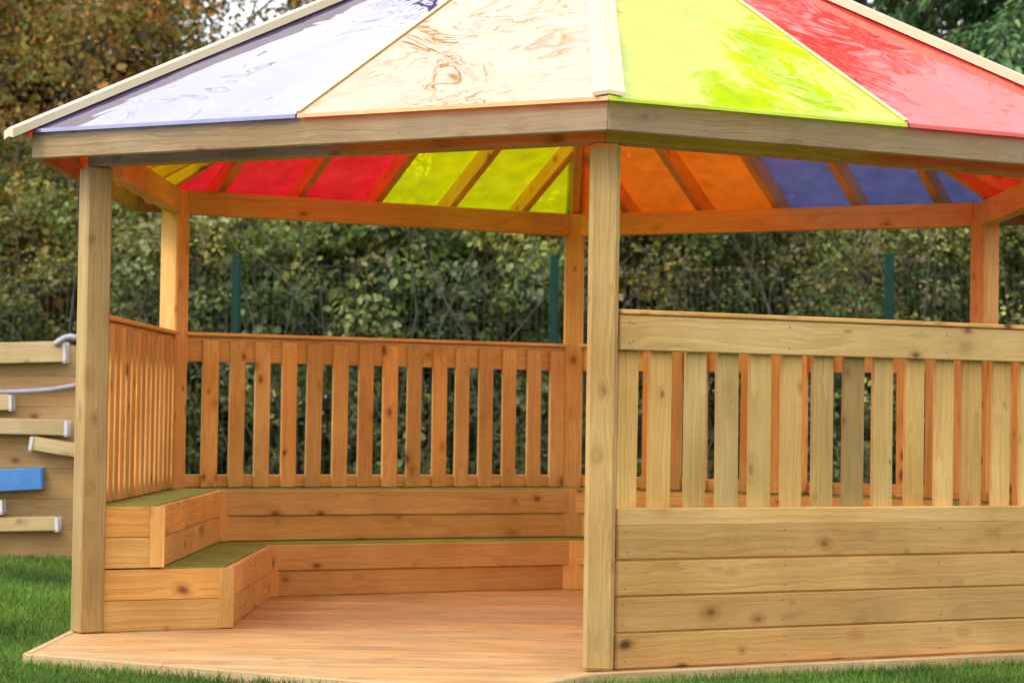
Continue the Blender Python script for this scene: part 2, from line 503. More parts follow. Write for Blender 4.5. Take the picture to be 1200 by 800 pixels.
# boss where the hips meet, with a little cap on top
v, f = [], []
tube(v, f, [(0, 0, 2.88), (0, 0, 3.10), (0, 0, 3.20)], [.075, .085, .07], 6)
mesh_obj('roof_boss', v, f, M['post'], gz)
v, f = [], []
tube(v, f, [(0, 0, 3.225), (0, 0, 3.26), (0, 0, 3.33)], [.20, .19, .03], 6)
mesh_obj('roof_cap', v, f, M['cap'], gz)

# coloured roof sheets: (clockwise half, anticlockwise half) of every side
HUES = {240: ('purple', 'orange'), -60: ('yellow', 'red'), 0: ('orange', 'red'), 60: ('purple', 'orange'),
        120: ('yellow', 'red'), 180: ('yellow', 'red')}
SHEETNAME = {'red': 'red see-through roof sheet', 'orange': 'orange see-through roof sheet', 'yellow': 'lime yellow see-through roof sheet', 'purple': 'violet blue see-through roof sheet'}
def fix_up(o, out):
    bm = bmesh.new(); bm.from_mesh(o.data); bm.normal_update()
    for f_ in bm.faces:
        if f_.normal.dot(out + UP) < 0: f_.normal_flip()
    bm.to_mesh(o.data); bm.free()


for phi in SIDES:
    for i, hue in enumerate(HUES[phi]):
        sg = (-1, 1)[i]
        he = AE * T30
        # sheet sags a few mm between its supports
        vs, fs = [], []
        nu, nv = 10, 16
        for jv in range(nv + 1):
            a = .05 + (AE - .05) * jv / nv
            for ju in range(nu + 1):
                u = ju / nu
                s = sg * (.004 + (a * T30 - .004) * u)
                frac = (abs(s) % .44) / .44
                sag = -.006 * math.sin(math.pi * frac) * min(1, a)
                vs.append(pt(phi, s, a, zroof(a) + .003 + sag))
        for jv in range(nv):
            for ju in range(nu):
                q = jv * (nu + 1) + ju
                fs.append((q, q + 1, q + nu + 2, q + nu + 1))
        # turned-down lip over the top of the fascia
        b0 = len(vs)
        for ju in range(nu + 1):
            s = sg * (.004 + (AE * T30 - .004) * ju / nu)
            vs.append(pt(phi, s, AE + .0005, zroof(AE) + .003)); vs.append(pt(phi, s, AE + .002, zroof(AE) - .012))
        for ju in range(nu):
            fs.append((b0 + 2 * ju, b0 + 2 * ju + 1, b0 + 2 * ju + 3, b0 + 2 * ju + 2))
        o = mesh_obj('roof_sheet', vs, fs, M[hue], gz, smooth=True)
        fix_up(o, dirv(phi))
        o['label'] = SHEETNAME[hue]
    tm = Timber()
    tm.board(pt(phi, 0, AE - .01, zroof(AE - .01) + .008), pt(phi, 0, .12, zroof(.12) + .008), Vector((-dirv(phi).y, dirv(phi).x, 0)), .018, .006, ch=.001)
    tm.build('joint_strip', M['cap'], gz)
for d in POSTS:
    c = dirv(d); t = Vector((-c.y, c.x, 0)); k = SL * math.cos(math.radians(30))
    drop = .5 * SL * .62                     # wing falls away from the ridge line
    r0, r1 = (2.665 if d in (210, -30) else 2.585), .12
    hw = .055
    vs = []
    for r in (r0, r1):
        th = .014 if d == -90 else .034; zc = ZA - k * r + (.022 if d == -90 else .038)
        for (off, dz) in ((-hw, -hw * drop), (0, 0), (hw, -hw * drop), (hw, -hw * drop - th), (0, -th), (-hw, -hw * drop - th)):
            vs.append(c * r + t * off + UP * (zc + dz))
    fs = [(0, 1, 7, 6), (1, 2, 8, 7), (2, 3, 9, 8), (3, 4, 10, 9), (4, 5, 11, 10), (5, 0, 6, 11), (0, 1, 4, 5), (1, 2, 3, 4), (6, 7, 10, 11), (7, 8, 9, 10)]
    mesh_obj('hip_cap', vs, fs, M['cap'], gz)

# railings: slats inside, rails and cladding outside -------------------------
for phi in (-60, 0, 60, 120, 180):
    front = phi == FR
    rl = empty('railing', (0, 0, 0)); rl.parent = gz
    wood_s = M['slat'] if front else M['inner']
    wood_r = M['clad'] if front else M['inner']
    half = A0 * T30 - .055
    tm = Timber(); n = 16
    pitch = .1440 if front else .1425; x0 = -half + .058
    i = 0
    while x0 + i * pitch < half - .03:
        s = x0 + i * pitch + random.uniform(-.006, .006)
        w = random.uniform(.086, .095) if front else random.uniform(.079, .087)
        ti = .60 if (front and i == 7) else random.uniform(.84, 1.12)
        lean = random.uniform(-.004, .004)
        tm.board(pt(phi, s, A0 - .018, .505), pt(phi, s + lean, A0 - .018, 1.235 - random.uniform(0, .008)), pt(phi, 1, 0, 0), w, .021, ch=.003, tint=ti)
        for z_ in (.530, 1.165, 1.207):
            tm.screw(pt(phi, s + random.uniform(-.015, .015), A0 - .0285, z_), -dirv(phi))
        i += 1
    tm.build('slat_panel', wood_s, rl)
    tm = Timber()
    tm.board(pt(phi, -half, A0 + .012, 1.187), pt(phi, half, A0 + .012, 1.187), UP, .124, .034, tint=1.06)
    for s_ in (-half + .04, -half + .055, -.36, .38, half - .05, half - .035):
        for dz_ in (-.036, .034):
            tm.screw(pt(phi, s_, A0 + .029, 1.187 + dz_ + random.uniform(-.006, .006)), dirv(phi))
    tm.build('top_rail', wood_r, rl)
    tm = Timber()
    tm.board(pt(phi, -half, A0 + .0, 1.2605), pt(phi, half, A0 + .0, 1.2605), UP, .017, .075, tint=1.1)
    tm.build('rail_cap', wood_r, rl)
    tm = Timber()
    tm.board(pt(phi, -half, A0 + .012, .537), pt(phi, half, A0 + .012, .537), UP, .062, .034, tint=1.05)
    tm.build('bottom_rail', wood_r, rl)
    tm = Timber()
    for k in range(4):
        z = .0665 + k * .1275
        off = random.uniform(-.002, .002) + .001 * k
        tm.board(pt(phi, -half + random.uniform(0, .004), A0 + .013 + off, z - .001), pt(phi, half, A0 + .013 + off, z + random.uniform(-.002, .002)), UP, .1255, .026, ch=.006, tint=random.uniform(.78, 1.04))
        for s_ in (-half + .035, -.37, .36, half - .04):
            for dz_ in (-.036, .036):
                tm.screw(pt(phi, s_ + random.uniform(-.008, .008), A0 + .026 + off, z + dz_), dirv(phi))
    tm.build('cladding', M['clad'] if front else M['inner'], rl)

# benches: two tiers round four sides, mitred on the lines to the posts --------
AL, AU, AB = 1.455, 1.72, A0 - .032


def grassy(vs, fs, cols, px, py, z, n, hmin, hmax, wid, palette):
    pass


for phi in (0, 60, 120, 180):
    be = empty('bench', (0, 0, 0)); be.parent = gz
    # left bench ends at the post by the entrance, right bench by the front panel
    for (a, z0, nm) in ((AL, .0, 'riser'), (AU, .252, 'riser')):
        tm = Timber()
        for k in range(2):
            ap = a + .014 + ((.018 if phi in (60, 120) else .004) if k == 0 else 0)
            h = ap * T30
            tm.board(pt(phi, -h, ap, z0 + .0615 + k * .124), pt(phi, h, ap, z0 + .0615 + k * .124), UP, .1225, .028, ch=.004, mit0=-T30, mit1=T30)
        tm.build(nm, M['inner'], be)
    for (a0, a1, z) in ((AL + .03, AU + .012, .238), (AU + .03, AB, .490)):
        vs = [pt(phi, -a0 * T30, a0, z), pt(phi, a0 * T30, a0, z), pt(phi, a1 * T30, a1, z), pt(phi, -a1 * T30, a1, z)]
        vs += [x + UP * .012 for x in vs]
        o = mesh_obj('turf_seat', vs, [(0, 1, 2, 3), (4, 5, 6, 7), (0, 1, 5, 4), (1, 2, 6, 5), (2, 3, 7, 6), (3, 0, 4, 7)], M['turf'], be)
        o['label'] = 'green artificial turf seat top'
    # closed ends on the mitre line
    ends = {180: [1], 0: [-1]}.get(phi, [])
    for sg in ends:
        d = phi + 30 * sg
        c = dirv(d)
        tdir = Vector((-c.y, c.x, 0)) * sg
        for (a_in, z0) in ((AL, 0.0), (AU, .252)):
            tm = Timber()
            for k in range(2):
                r0, r1 = a_in / math.cos(math.radians(30)) + .004, R - .055
                zc = z0 + .0615 + k * .124
                tm.board(c * r0 + tdir * .012 + UP * zc, c * r1 + tdir * .012 + UP * zc, UP, .1225, .024, ch=.003)
            tm.board(c * (r0 + .032) + tdir * .030 + UP * (z0 + .003), c * (r0 + .032) + tdir * .030 + UP * (z0 + .246), c, .062, .012, ch=.002)
            tm.build('end_panel', M['inner'], be)
    # corner stiles
    for sg in (-1, 1):
        if sg in ends: continue
        d = phi + 30 * sg
        if d in (30, 90, 150) and sg == 1:
            for (a_in, z0) in ((AL, 0.0), (AU, .253)):
                tm = Timber()
                r = a_in / math.cos(math.radians(30)) + .012
                c = dirv(d)
                tm.board(c * r + UP * z0, c * r + UP * (z0 + .247), Vector((-c.y, c.x, 0)), .088 if d != 90 else .1, .045, ch=.003)
                tm.build('corner_stile', M['inner'], be)


# ---------------------------------------------------------------- water play wall
WY = 4.40
ww = empty('water_wall', (-3.9, WY, GZ))
tag(ww, 'low wall of horizontal brown boards with sloping wooden troughs and one blue gutter on the lawn at left', 'water wall')
inv = Vector((3.9, -WY, -GZ))
tm = Timber()
zt = 1.27; nb = 7; bh = (zt - GZ) / nb
for k in range(nb):
    z = GZ + bh * (k + .5)
    tm.board(inv + Vector((-5.6, WY + random.uniform(0, .006), z)), inv + Vector((-2.55, WY, z)), UP, bh - .0015, .03, ch=.002)
tm.build('board_panel', M['wall'], ww)
for x in (-5.5, -4.1, -2.65):
    tm = Timber(); tm.board(inv + Vector((x, WY + .065, GZ)), inv + Vector((x, WY + .065, zt - .03)), Vector((1, 0, 0)), .09, .09)
    tm.build('post', M['wall'], ww)
PX = (WY + 10.99) / 2895.2               # metres per photo pixel at the wall


def wall_xz(px, py):                       # where a point seen on the wall really is
    yaw, pit, roll, f = -.002530, .0283699, .0155193, 2895.183
    fw = Vector((math.sin(yaw) * math.cos(pit), math.cos(yaw) * math.cos(pit), math.sin(pit)))
    r = Vector((math.cos(yaw), -math.sin(yaw), 0)); u = r.cross(fw)
    r2 = r * math.cos(roll) + u * math.sin(roll); u2 = u * math.cos(roll) - r * math.sin(roll)
    d = fw + r2 * ((px - 600) / f) - u2 * ((py - 400) / f)
    k = (WY - .07 + 10.9919) / d.y
    return -.29605 + d.x * k, .901885 + d.z * k


def trough(ax, az, bx, bz, h, mat, bracket_ends, label=None, dep=.10):
    """U-shaped channel from (ax,az) to (bx,bz) fixed to the front of the wall"""
    a = inv + Vector((ax, WY - .018 - dep / 2, az)); b = inv + Vector((bx, WY - .018 - dep / 2, bz))
    d = (b - a).normalized(); up = Vector((-d.z, 0, d.x))
    if up.z < 0: up = -up
    tm = Timber()
    tm.board(a + Vector((0, -dep / 2 + .009, 0)), b + Vector((0, -dep / 2 + .009, 0)), up, h, .018, ch=.003, tint=1.0)
    tm.board(a + Vector((0, dep / 2 - .009, 0)), b + Vector((0, dep / 2 - .009, 0)), up, h, .018, ch=.003, tint=.9)
    tm.board(a - up * (h / 2 - .009), b - up * (h / 2 - .009), Vector((0, 1, 0)), dep - .038, .018, ch=.002, tint=.8)
    t = tm.build('trough', mat, ww)
    if label: t['label'] = label
    for e in bracket_ends:
        p, q = (a, a - d * .02) if e == 0 else (b, b + d * .02)
        t2 = Timber()
        t2.board(p + Vector((0, -dep / 2 - .004, 0)), q + Vector((0, -dep / 2 - .004, 0)), up, h * .92, .006, ch=.001, tint=1)
        t2.board(p + Vector((0, dep / 2 + .004, 0)), q + Vector((0, dep / 2 + .004, 0)), up, h * .92, .006, ch=.001, tint=1)
        t2.board(p - up * (h / 2 + .004), q - up * (h / 2 + .004), Vector((0, 1, 0)), dep + .014, .006, ch=.001, tint=1)
        t2.build('end_bracket', M['white'], t)


def tpx(x0, y0, x1, y1, hp, mat, br, label=None):
    a, b = wall_xz(x0, y0), wall_xz(x1, y1)
    trough(*a, *b, hp * PX, mat, br, label)


tpx(-190, 418, 75, 412, 24, M['trough'], [1], 'topmost wooden trough with white end bracket')
tpx(-150, 474, 12, 471, 18, M['trough'], [1])
tpx(-170, 494, 77, 501, 18, M['trough'], [1])
tpx(40, 519, 150, 537, 16, M['trough'], [0])
tpx(-120, 569, 50, 560, 25, M['blue'], [], 'blue plastic gutter')
tpx(-160, 598, 1, 593, 16, M['trough'], [1])
tpx(-140, 616, 66, 613, 16, M['trough'], [1])
v, f = [], []
hp = []
for k in range(25):
    u = k / 24
    x, z = wall_xz(-160 + u * 262, 465 - 6 * u - 16 * max(0, u - .55) ** 1.5 * 2.4 + 2 * math.sin(u * 9))
    hp.append(inv + Vector((x, WY - .05 + .01 * math.sin(u * 7), z)))
tube(v, f, hp, [.016] * 25, 8)
o = mesh_obj('hose', v, f, M['hose'], ww, smooth=True); o['label'] = 'pale lilac hose strung across the wall'
# loose loop of the same hose at the top bracket
v, f = [], []
tube(v, f, [inv + Vector((wall_xz(66 + 26 * t, 404 - 9 * math.sin(t * 2.2))[0], WY - .13, wall_xz(66 + 26 * t, 404 - 9 * math.sin(t * 2.2))[1])) for t in [i / 10 for i in range(11)]], [.02] * 11, 8)
mesh_obj('hose', v, f, M['hose'], ww, smooth=True)

# ------------------------------------------------------------------ mesh fence
FY = 7.8
fe = empty('mesh_fence', (0, FY, GZ))
tag(fe, 'dark green wire mesh fence on square posts running behind the gazebo', 'fence')
fx = [-7.3, -4.87, -2.45, -.03, 2.52, 5.0, 7.5]
fz = [2.05, 2.05, 2.053, 2.09, 2.14, 2.15, 2.16]
for x, zt_ in zip(fx, fz):
    tm = Timber(); tm.board((x, 0, 0), (x, 0, zt_ - GZ), (1, 0, 0), .066, .066, ch=.006, tint=1)
    tm.v += []; o = tm.build('post', M['green'], fe)
    v, f = [], []
    tube(v, f, [(x, 0, zt_ - GZ), (x, 0, zt_ - GZ + .012)], [.05, .045], 4); mesh_obj('post_cap', v, f, M['green'], o)
for i in range(len(fx) - 1):
    v, f = [], []
    a, b = fx[i] + .04, fx[i + 1] - .04
    top = fz[i] - GZ - .06
    k = a
    while k <= b:
        tube(v, f, [(k, -.036, .03), (k, -.036, top)], [.0022, .0022], 4); k += .05
    z = .05
    while z < top:
        for yy in (-.043, -.029):
            tube(v, f, [(a, yy, z), (b, yy, z)], [.0023, .0023], 4)
        z += .2
    mesh_obj('mesh_panel', v, f, M['wire'], fe)


# ------------------------------------------------------------------ foliage
def unit(a): return a / np.maximum(np.linalg.norm(a, axis=1, keepdims=True), 1e-9)


def leaves(name, P, axis, nor, size, wid, cols, mat, parent=None, fold=.18):
    """one mesh of folded six-point leaves"""
    n = len(P)
    axis = unit(axis); side = unit(np.cross(axis, nor)); nor = np.cross(side, axis)
    s = size[:, None]
    L = [(0, 0, 0), (.30, .5, 1), (.68, .42, 1), (1, 0, 0), (.68, -.42, 1), (.30, -.5, 1)]
    V = np.empty((n, 6, 3))
    for i, (u, w, k) in enumerate(L):
        V[:, i] = P + axis * (s * u) + side * (s * w * wid) + nor * (s * k * fold * .5 - s * .12 * u * u)
    base = (np.arange(n) * 6)[:, None]
    F = np.concatenate([base + np.array([0, 5, 4, 3]), base + np.array([0, 3, 2, 1])], 1).reshape(-1)
    me = bpy.data.meshes.new(name)
    me.vertices.add(n * 6); me.vertices.foreach_set('co', V.reshape(-1).astype(np.float32))
    me.loops.add(n * 8); me.loops.foreach_set('vertex_index', F.astype(np.int32))
    me.polygons.add(n * 2); me.polygons.foreach_set('loop_start', (np.arange(n * 2) * 4).astype(np.int32))
    me.update(calc_edges=True)
    a = me.attributes.new('leafcol', 'FLOAT_COLOR', 'POINT')
    C = np.concatenate([cols, np.ones((n, 1))], 1); C = np.repeat(C, 6, 0)
    a.data.foreach_set('color', C.reshape(-1).astype(np.float32))
    me.materials.append(mat)
    return link(bpy.data.objects.new(name, me), parent)


def pick(palette, n, rng, weights=None):
    p = np.array(palette); i = rng.choice(len(p), n, p=weights); return p[i]


def clump_leaves(name, centres, per, rad, lsize, palette, mat, parent, rng, wid=.62, weights=None, outward=None, droop=.3, squash=.75, vary=.35, upbias=.6):
    C = np.array(centres); nc = len(C)
    ccol = pick(palette, nc, rng, weights) * rng.uniform(1 - vary, 1 + vary, (nc, 1))
    rr = rng.uniform(.6, 1.25, nc) * rad
    idx = np.repeat(np.arange(nc), per); n = len(idx)
    d = unit(rng.normal(size=(n, 3))); r = rng.uniform(.25, 1, (n, 1)) ** .5
    P = C[idx] + d * r * rr[idx][:, None] * np.array([1, 1, squash])
    nor = d * .7 + np.array([0, -.25, upbias]) + rng.normal(size=(n, 3)) * .45
    ax = unit(rng.normal(size=(n, 3)) + d * .7 + np.array([0, 0, -droop]))
    alt = pick(palette, n, rng, weights); mixf = (rng.random((n, 1)) < .22)
    cols = np.where(mixf, alt, ccol[idx]) * rng.uniform(.7, 1.3, (n, 1))
    size = lsize * rng.uniform(.5, 1.2, n) * np.where(rng.random(n) < .12, 1.5, 1.0)
    return leaves(name, P, ax, nor, size, wid, np.clip(cols, 0.004, .9), mat, parent)


def lift(p, k, g=(1, 1, 1)): return [tuple(min(.8, c * k * q) for c, q in zip(t, g)) for t in p]


G_DARK = lift([(.026, .048, .014), (.036, .062, .018), (.052, .075, .024), (.085, .10, .05), (.042, .055, .026)], 3.0, (1.08, 1, .85))
G_OLIVE = lift([(.07, .085, .022), (.10, .105, .028), (.055, .075, .02), (.14, .13, .035), (.09, .085, .04)], 2.6)
AUT = lift([(.12, .08, .035), (.15, .09, .035), (.24, .115, .03), (.10, .09, .035), (.085, .085, .03), (.10, .105, .03), (.13, .12, .035), (.07, .055, .035), (.20, .14, .04)], 2.6)
BROWN = lift([(.09, .065, .035), (.06, .055, .025), (.12, .085, .04), (.07, .075, .028), (.05, .04, .025), (.16, .12, .05)], 2.3)
YEL = lift([(.30, .21, .03), (.22, .18, .04), (.11, .11, .03), (.075, .09, .025)], 1.6)


def bush(name, x, y, rx, ry, h, n_cl, per, lsize, palette, label, cat='bush', group=None, mat=None, wid=.66, seed=0):
    rng = np.random.default_rng(seed + 100)
    root = empty(name, (x, y, GZ)); tag(root, label, cat, group)
    # stems fan out from the base
    v, f = [], []
    cs = []
    lob = [(rng.uniform(-.7, .7) * rx, rng.uniform(-.6, .5) * ry, rng.uniform(.35, .95) * h, rng.uniform(.35, .6)) for _ in range(9)]
    while len(cs) < n_cl:
        if rng.random() < .55:
            l = lob[rng.integers(len(lob))]
            d = rng.normal(size=3); d /= np.linalg.norm(d)
            p = np.array([l[0], l[1], l[2]]) + d * np.array([rx, ry, h * .55]) * l[3] * rng.uniform(.7, 1)
        else:
            t = rng.random()
            p = np.array([rng.uniform(-1, 1) * rx, -ry * math.sqrt(rng.random()) + rng.uniform(0, .5), t * h * .9])
        if p[2] < .03 or p[2] > h * 1.12 or p[1] < -ry * 1.05: continue
        if (p[0] / rx / 1.1) ** 2 + max(0, p[2] / h - .55) ** 2 * 3.5 > 1: continue
        cs.append(p)
    for k in range(22):
        c = cs[rng.integers(len(cs))]
        b = np.array([rng.uniform(-.5, .5) * rx, rng.uniform(-.3, .4) * ry, 0])
        m = (b + c) / 2 + rng.normal(size=3) * .12 + np.array([0, 0, .15 * h])
        tube(v, f, [b, m, c], [.022, .014, .006], 5)
    # arching bare shoots in front of the leaves
    for k in range(13):
        x0 = rng.uniform(-1, 1) * rx; y0 = -ry * rng.uniform(.75, 1.08); hh = h * rng.uniform(.5, 1.15); dx = rng.normal() * .9
        tube(v, f, [(x0 + dx * u + .06 * math.sin(u * 9 + k), y0 - .25 * math.sin(u * 3) + .2 * u, hh * (1.25 * u - .3 * u * u)) for u in (0, .2, .4, .6, .8, 1)],
             [.009, .008, .007, .006, .004, .003], 4)
    mesh_obj('stems', v, f, M['bark'], root)
    clump_leaves('foliage', cs, per, .23, lsize, palette, mat or M['leaf'], root, rng, wid=wid, vary=.6)
    return root


def grow(rng, p, d, length, rad, depth, V, F, tips, bend=.25, gravity=0.0, spread=.7, kids=(2, 4), nseg=4, min_rad=.006, taper=.62):
    pts = [p.copy()]; rads = [rad]; dd = d / np.linalg.norm(d)
    for i in range(nseg):
        dd = dd + rng.normal(size=3) * bend * .5 + np.array([0, 0, -gravity * (1 if depth < 2 else .3)])
        dd /= np.linalg.norm(dd)
        pts.append(pts[-1] + dd * length / nseg)
        rads.append(max(rad * (1 - (1 - taper) * (i + 1) / nseg), min_rad))
    tube(V, F, pts, rads, 7 if rad > .05 else (5 if rad > .015 else 4))
    if depth == 0:
        tips.append((pts[-1], dd)); tips.append((pts[len(pts) // 2], dd)); return
    for i in range(rng.integers(kids[0], kids[1] + 1)):
        k = rng.integers(max(1, nseg // 2), nseg + 1)
        side = rng.normal(size=3); side -= dd * side.dot(dd); side /= np.linalg.norm(side)
        nd = dd * (1 - spread * .45) + side * spread * rng.uniform(.7, 1.2) + np.array([0, 0, .12])
        grow(rng, np.array(pts[k]), nd, length * rng.uniform(.55, .8), rads[k] * .62, depth - 1, V, F, tips, bend, gravity, spread, kids, nseg, min_rad, taper)
    grow(rng, np.array(pts[-1]), dd, length * .75, rads[-1] * .85, depth - 1, V, F, tips, bend, gravity, spread, kids, nseg, min_rad, taper)


def tree(name, x, y, trunk_len, rad, depth, label, palette, per, crad, lsize, seed, cat='tree', group=None, keep=1.0, lean=(0, 0), extra_low=0, bark='bark',
         gravity=0.0, spread=.75, mat=None, kids=(2, 4), wid=.6, limb=.8, bend=.25, weights=None, zmin=1.2, first=2):
    rng = np.random.default_rng(seed)
    root = empty(name, (x, y, GZ)); tag(root, label, cat, group)
    V, F, tips = [], [], []
    d = np.array([lean[0], lean[1], 1.0])
    # trunk with limbs starting at several heights
    pts = [np.array([0, 0, -.05])]; dd = d / np.linalg.norm(d)
    for i in range(6):
        dd = dd + rng.normal(size=3) * .07; dd /= np.linalg.norm(dd)
        pts.append(pts[-1] + dd * trunk_len / 6)
    rr = [rad * (1.25 if i == 0 else 1 - .075 * i) for i in range(7)]
    tube(V, F, pts, rr, 10)
    for i in range(first, 7):
        for k in range(2 if i < 6 else 3):
            a = rng.uniform(0, 2 * math.pi)
            nd = np.array([math.cos(a), math.sin(a), rng.uniform(.25, .9) if i < 6 else 1.2])
            grow(rng, np.array(pts[i]), nd, trunk_len * limb * rng.uniform(.6, 1) * .55, rr[i] * .5, depth, V, F, tips, bend, gravity, spread, kids)
    grow(rng, np.array(pts[-1]), dd, trunk_len * .45, rr[-1] * .8, depth, V, F, tips, bend, gravity, spread, kids)
    mesh_obj('trunk', V, F, M[bark], root, smooth=True)
    0 and print('TREE', name, label, 'top', max(t[0][2] for t in tips), 'x', min(t[0][0] for t in tips) + x, max(t[0][0] for t in tips) + x)
    cs = [t[0] for t in tips if rng.random() < keep and t[0][2] > zmin]
    if cs and per:
        clump_leaves('crown', cs, per, crad, lsize, palette, mat or M['dull'], root, rng, wid=wid, weights=weights, vary=.4)
    return root


def conifer(name, x, y, h, r, label, seed, palette):
    rng = np.random.default_rng(seed)
    root = empty(name, (x, y, GZ)); tag(root, label, 'tree')
    V, F = [], []
    tube(V, F, [(0, 0, -.05), (.02, 0, h * .5), (0, .03, h)], [.26, .15, .02], 9)
    P, A, NN = [], [], []
    z = 1.3
    while z < h * .98:
        rl = r * (1 - z / h) ** .75 * 1.15 + .15
        for k in range(int(7 if z < 7 else 5)):
            a = rng.uniform(0, 2 * math.pi); ln = rl * rng.uniform(.7, 1.1)
            dirx = np.array([math.cos(a), math.sin(a), 0])
            pts = []
            for q in range(6):
                u = q / 5
                pts.append(np.array([0, 0, z]) + dirx * ln * u + np.array([0, 0, .25 * ln * u - .62 * ln * u * u]))
            tube(V, F, pts, [.03 * (1 - .8 * q / 5) for q in range(6)], 4)
            nb = int(ln * (46 if z < 7 else 24))
            for b in range(nb):
                u = rng.uniform(.18, 1)
                i = min(int(u * 5), 4); w = u * 5 - i
                p = pts[i] * (1 - w) + pts[i + 1] * w
                t = pts[i + 1] - pts[i]; t /= np.linalg.norm(t)
                sd = np.cross(t, [0, 0, 1]) * rng.choice([-1, 1])
                ax = t * .5 + sd * rng.uniform(.3, 1) + np.array([0, 0, rng.uniform(-.9, -.05)])
                ax /= np.linalg.norm(ax)
                m = 5
                for g in range(m):
                    P.append(p + ax * .075 * g + rng.normal(size=3) * .02)
                    A.append(ax + rng.normal(size=3) * .35); NN.append(rng.normal(size=3) * .5 + np.array([0, 0, 1]))
        z += rng.uniform(.2, .34) if z < 7 else rng.uniform(.35, .5)
    mesh_obj('trunk', V, F, M['dark_bark'], root, smooth=True)
    P = np.array(P); n = len(P)
    cols = pick(palette, n, rng) * rng.uniform(.6, 1.4, (n, 1))
    leaves('crown', P, np.array(A), np.array(NN), rng.uniform(.07, .15, n), .32, cols, M['needle'], root)
    return root


# shrubs just behind the fence, left to right
bush('bramble_bush', -6.2, 9.6, 1.7, 1.3, 2.9, 314, 94, 0.056, G_OLIVE + G_DARK, 'olive green bramble bush behind the play wall at far left', seed=1)
bush('yellowing_bush', -3.9, 9.9, 1.5, 1.3, 3.1, 363, 100, 0.051, G_OLIVE + YEL[1:] + G_DARK[2:4], 'yellowing olive bush seen left of the leftmost gazebo post', seed=2)
bush('bramble_bush', -2.35, 9.5, 1.3, 1.2, 2.6, 314, 94, 0.056, G_DARK + G_OLIVE + YEL[2:], 'dark green bramble bush behind the left green fence post', seed=3)
bush('laurel_bush', -1.2, 9.3, 1.2, 1.1, 2.8, 338, 94, 0.065, G_DARK + G_OLIVE[:3] + [(.10, .15, .06), (.15, .18, .09)], 'broad-leaved dark green bush behind the middle of the back railing', seed=4)
bush('yellowing_bush', .15, 9.8, 1.1, 1.1, 2.5, 254, 94, 0.053, YEL + YEL + G_OLIVE[:2] + G_DARK[3:], 'yellow-tinged bush behind the middle green fence post', seed=5)
bush('ivy_bush', 1.75, 10.2, 1.5, 1.1, 3.2, 399, 94, 0.048, BROWN + G_OLIVE + G_DARK, 'brownish ivy-covered bush between the front and right back gazebo posts', seed=6)
bush('ivy_bush', 3.5, 9.8, 1.4, 1.2, 3.2, 411, 100, 0.048, G_DARK + G_OLIVE + BROWN[:2], 'dark olive bush behind the right green fence post', seed=7)
bush('ivy_bush', 2.6, 11.2, 1.7, .9, 3.7, 300, 70, .07, G_DARK + BROWN, 'tall shaded bush in the second row above the leaning trunk', seed=12)
bush('bramble_bush', 5.6, 9.9, 1.6, 1.2, 3.0, 314, 94, 0.056, G_DARK + G_OLIVE[:2], 'dark green bramble bush at far right behind the fence', seed=8)

# trees
tree('oak_tree', -5.6, 12.0, 3.4, .19, 3, 'autumn oak with orange and brown leaves at the top left corner', AUT, 46, .36, .072, 21, keep=.9)
tree('oak_tree', -5.0, 13.4, 3.4, .17, 3, 'brown and olive autumn tree behind the left end of the roof', BROWN + AUT[:4] + G_OLIVE[:3], 42, .36, .07, 22, keep=.9)
tree('thin_tree', -1.9, 14.0, 3.4, .13, 3, 'sparse autumn tree with white sky between its twigs above the left roof edge', BROWN + AUT[2:4], 15, .32, .07, 23, keep=.45, limb=.75)
tree('bare_tree', -1.3, 13.4, 8.2, .30, 3, 'tall nearly leafless tree with dark limbs behind the middle of the roof', BROWN + AUT, 7, .3, .09, 24, keep=.55, gravity=.10, bark='dark_bark', limb=.85, bend=.5, kids=(3, 4), zmin=5.5, first=4)
tree('bare_tree', 3.4, 14.2, 8.8, .28, 3, 'second tall leafless tree between birch and conifer, added for its reflection in the roof', BROWN + AUT, 7, .3, .09, 31, keep=.5, gravity=.10, bark='dark_bark', limb=.8, bend=.5, kids=(3, 4), zmin=6, first=4)  # added out of sight so the lime and red sheets mirror its branches
tree('leaning_tree', 2.7, 10.3, 2.9, .21, 2, 'dark leaning trunk among the bushes right of the front post', BROWN, 14, .3, .08, 25, lean=(-1.1, -.2), keep=.7, bark='dark_bark', limb=.6)
conifer('conifer_tree', 5.0, 12.4, 15.5, 3.2, 'dark green drooping conifer at the top right corner', 26, lift([(.022, .05, .022), (.03, .06, .024), (.042, .075, .028), (.055, .085, .03), (.02, .035, .018)], 3.6))
tree('birch_tree', 3.3, 15.5, 5.2, .14, 3, 'thin yellowing tree with sky gaps left of the dark conifer', YEL + BROWN, 12, .32, .085, 27, keep=.6)

# far wood behind it all
rng = np.random.default_rng(5)
cs = []
for k in range(2800):
    x = rng.uniform(-13, 13); top = 4.0 + .45 * math.sin(x * .9) + .5 * math.sin(x * 2.3 + 1)
    cs.append((x, 18 + rng.uniform(-1, 1.5), GZ + rng.uniform(0, 1) * top))
fw_ = clump_leaves('woodland', cs, 24, .42, .17, BROWN + G_DARK + G_OLIVE[:2], M['dull'], None, rng)
tag(fw_, 'brown and green wood far behind the fence', 'woodland', kind='stuff')

# ----------------------------------------------------------------------- ground
S = 260
n = 40
vs, fs = [], []
for j in range(2):
    for i in range(2):
        vs.append(((-S, S)[i], (-S, S)[j], GZ))
lawn = mesh_obj('lawn', vs, [(0, 1, 3, 2)], M['lawn']); tag(lawn, kind='structure')


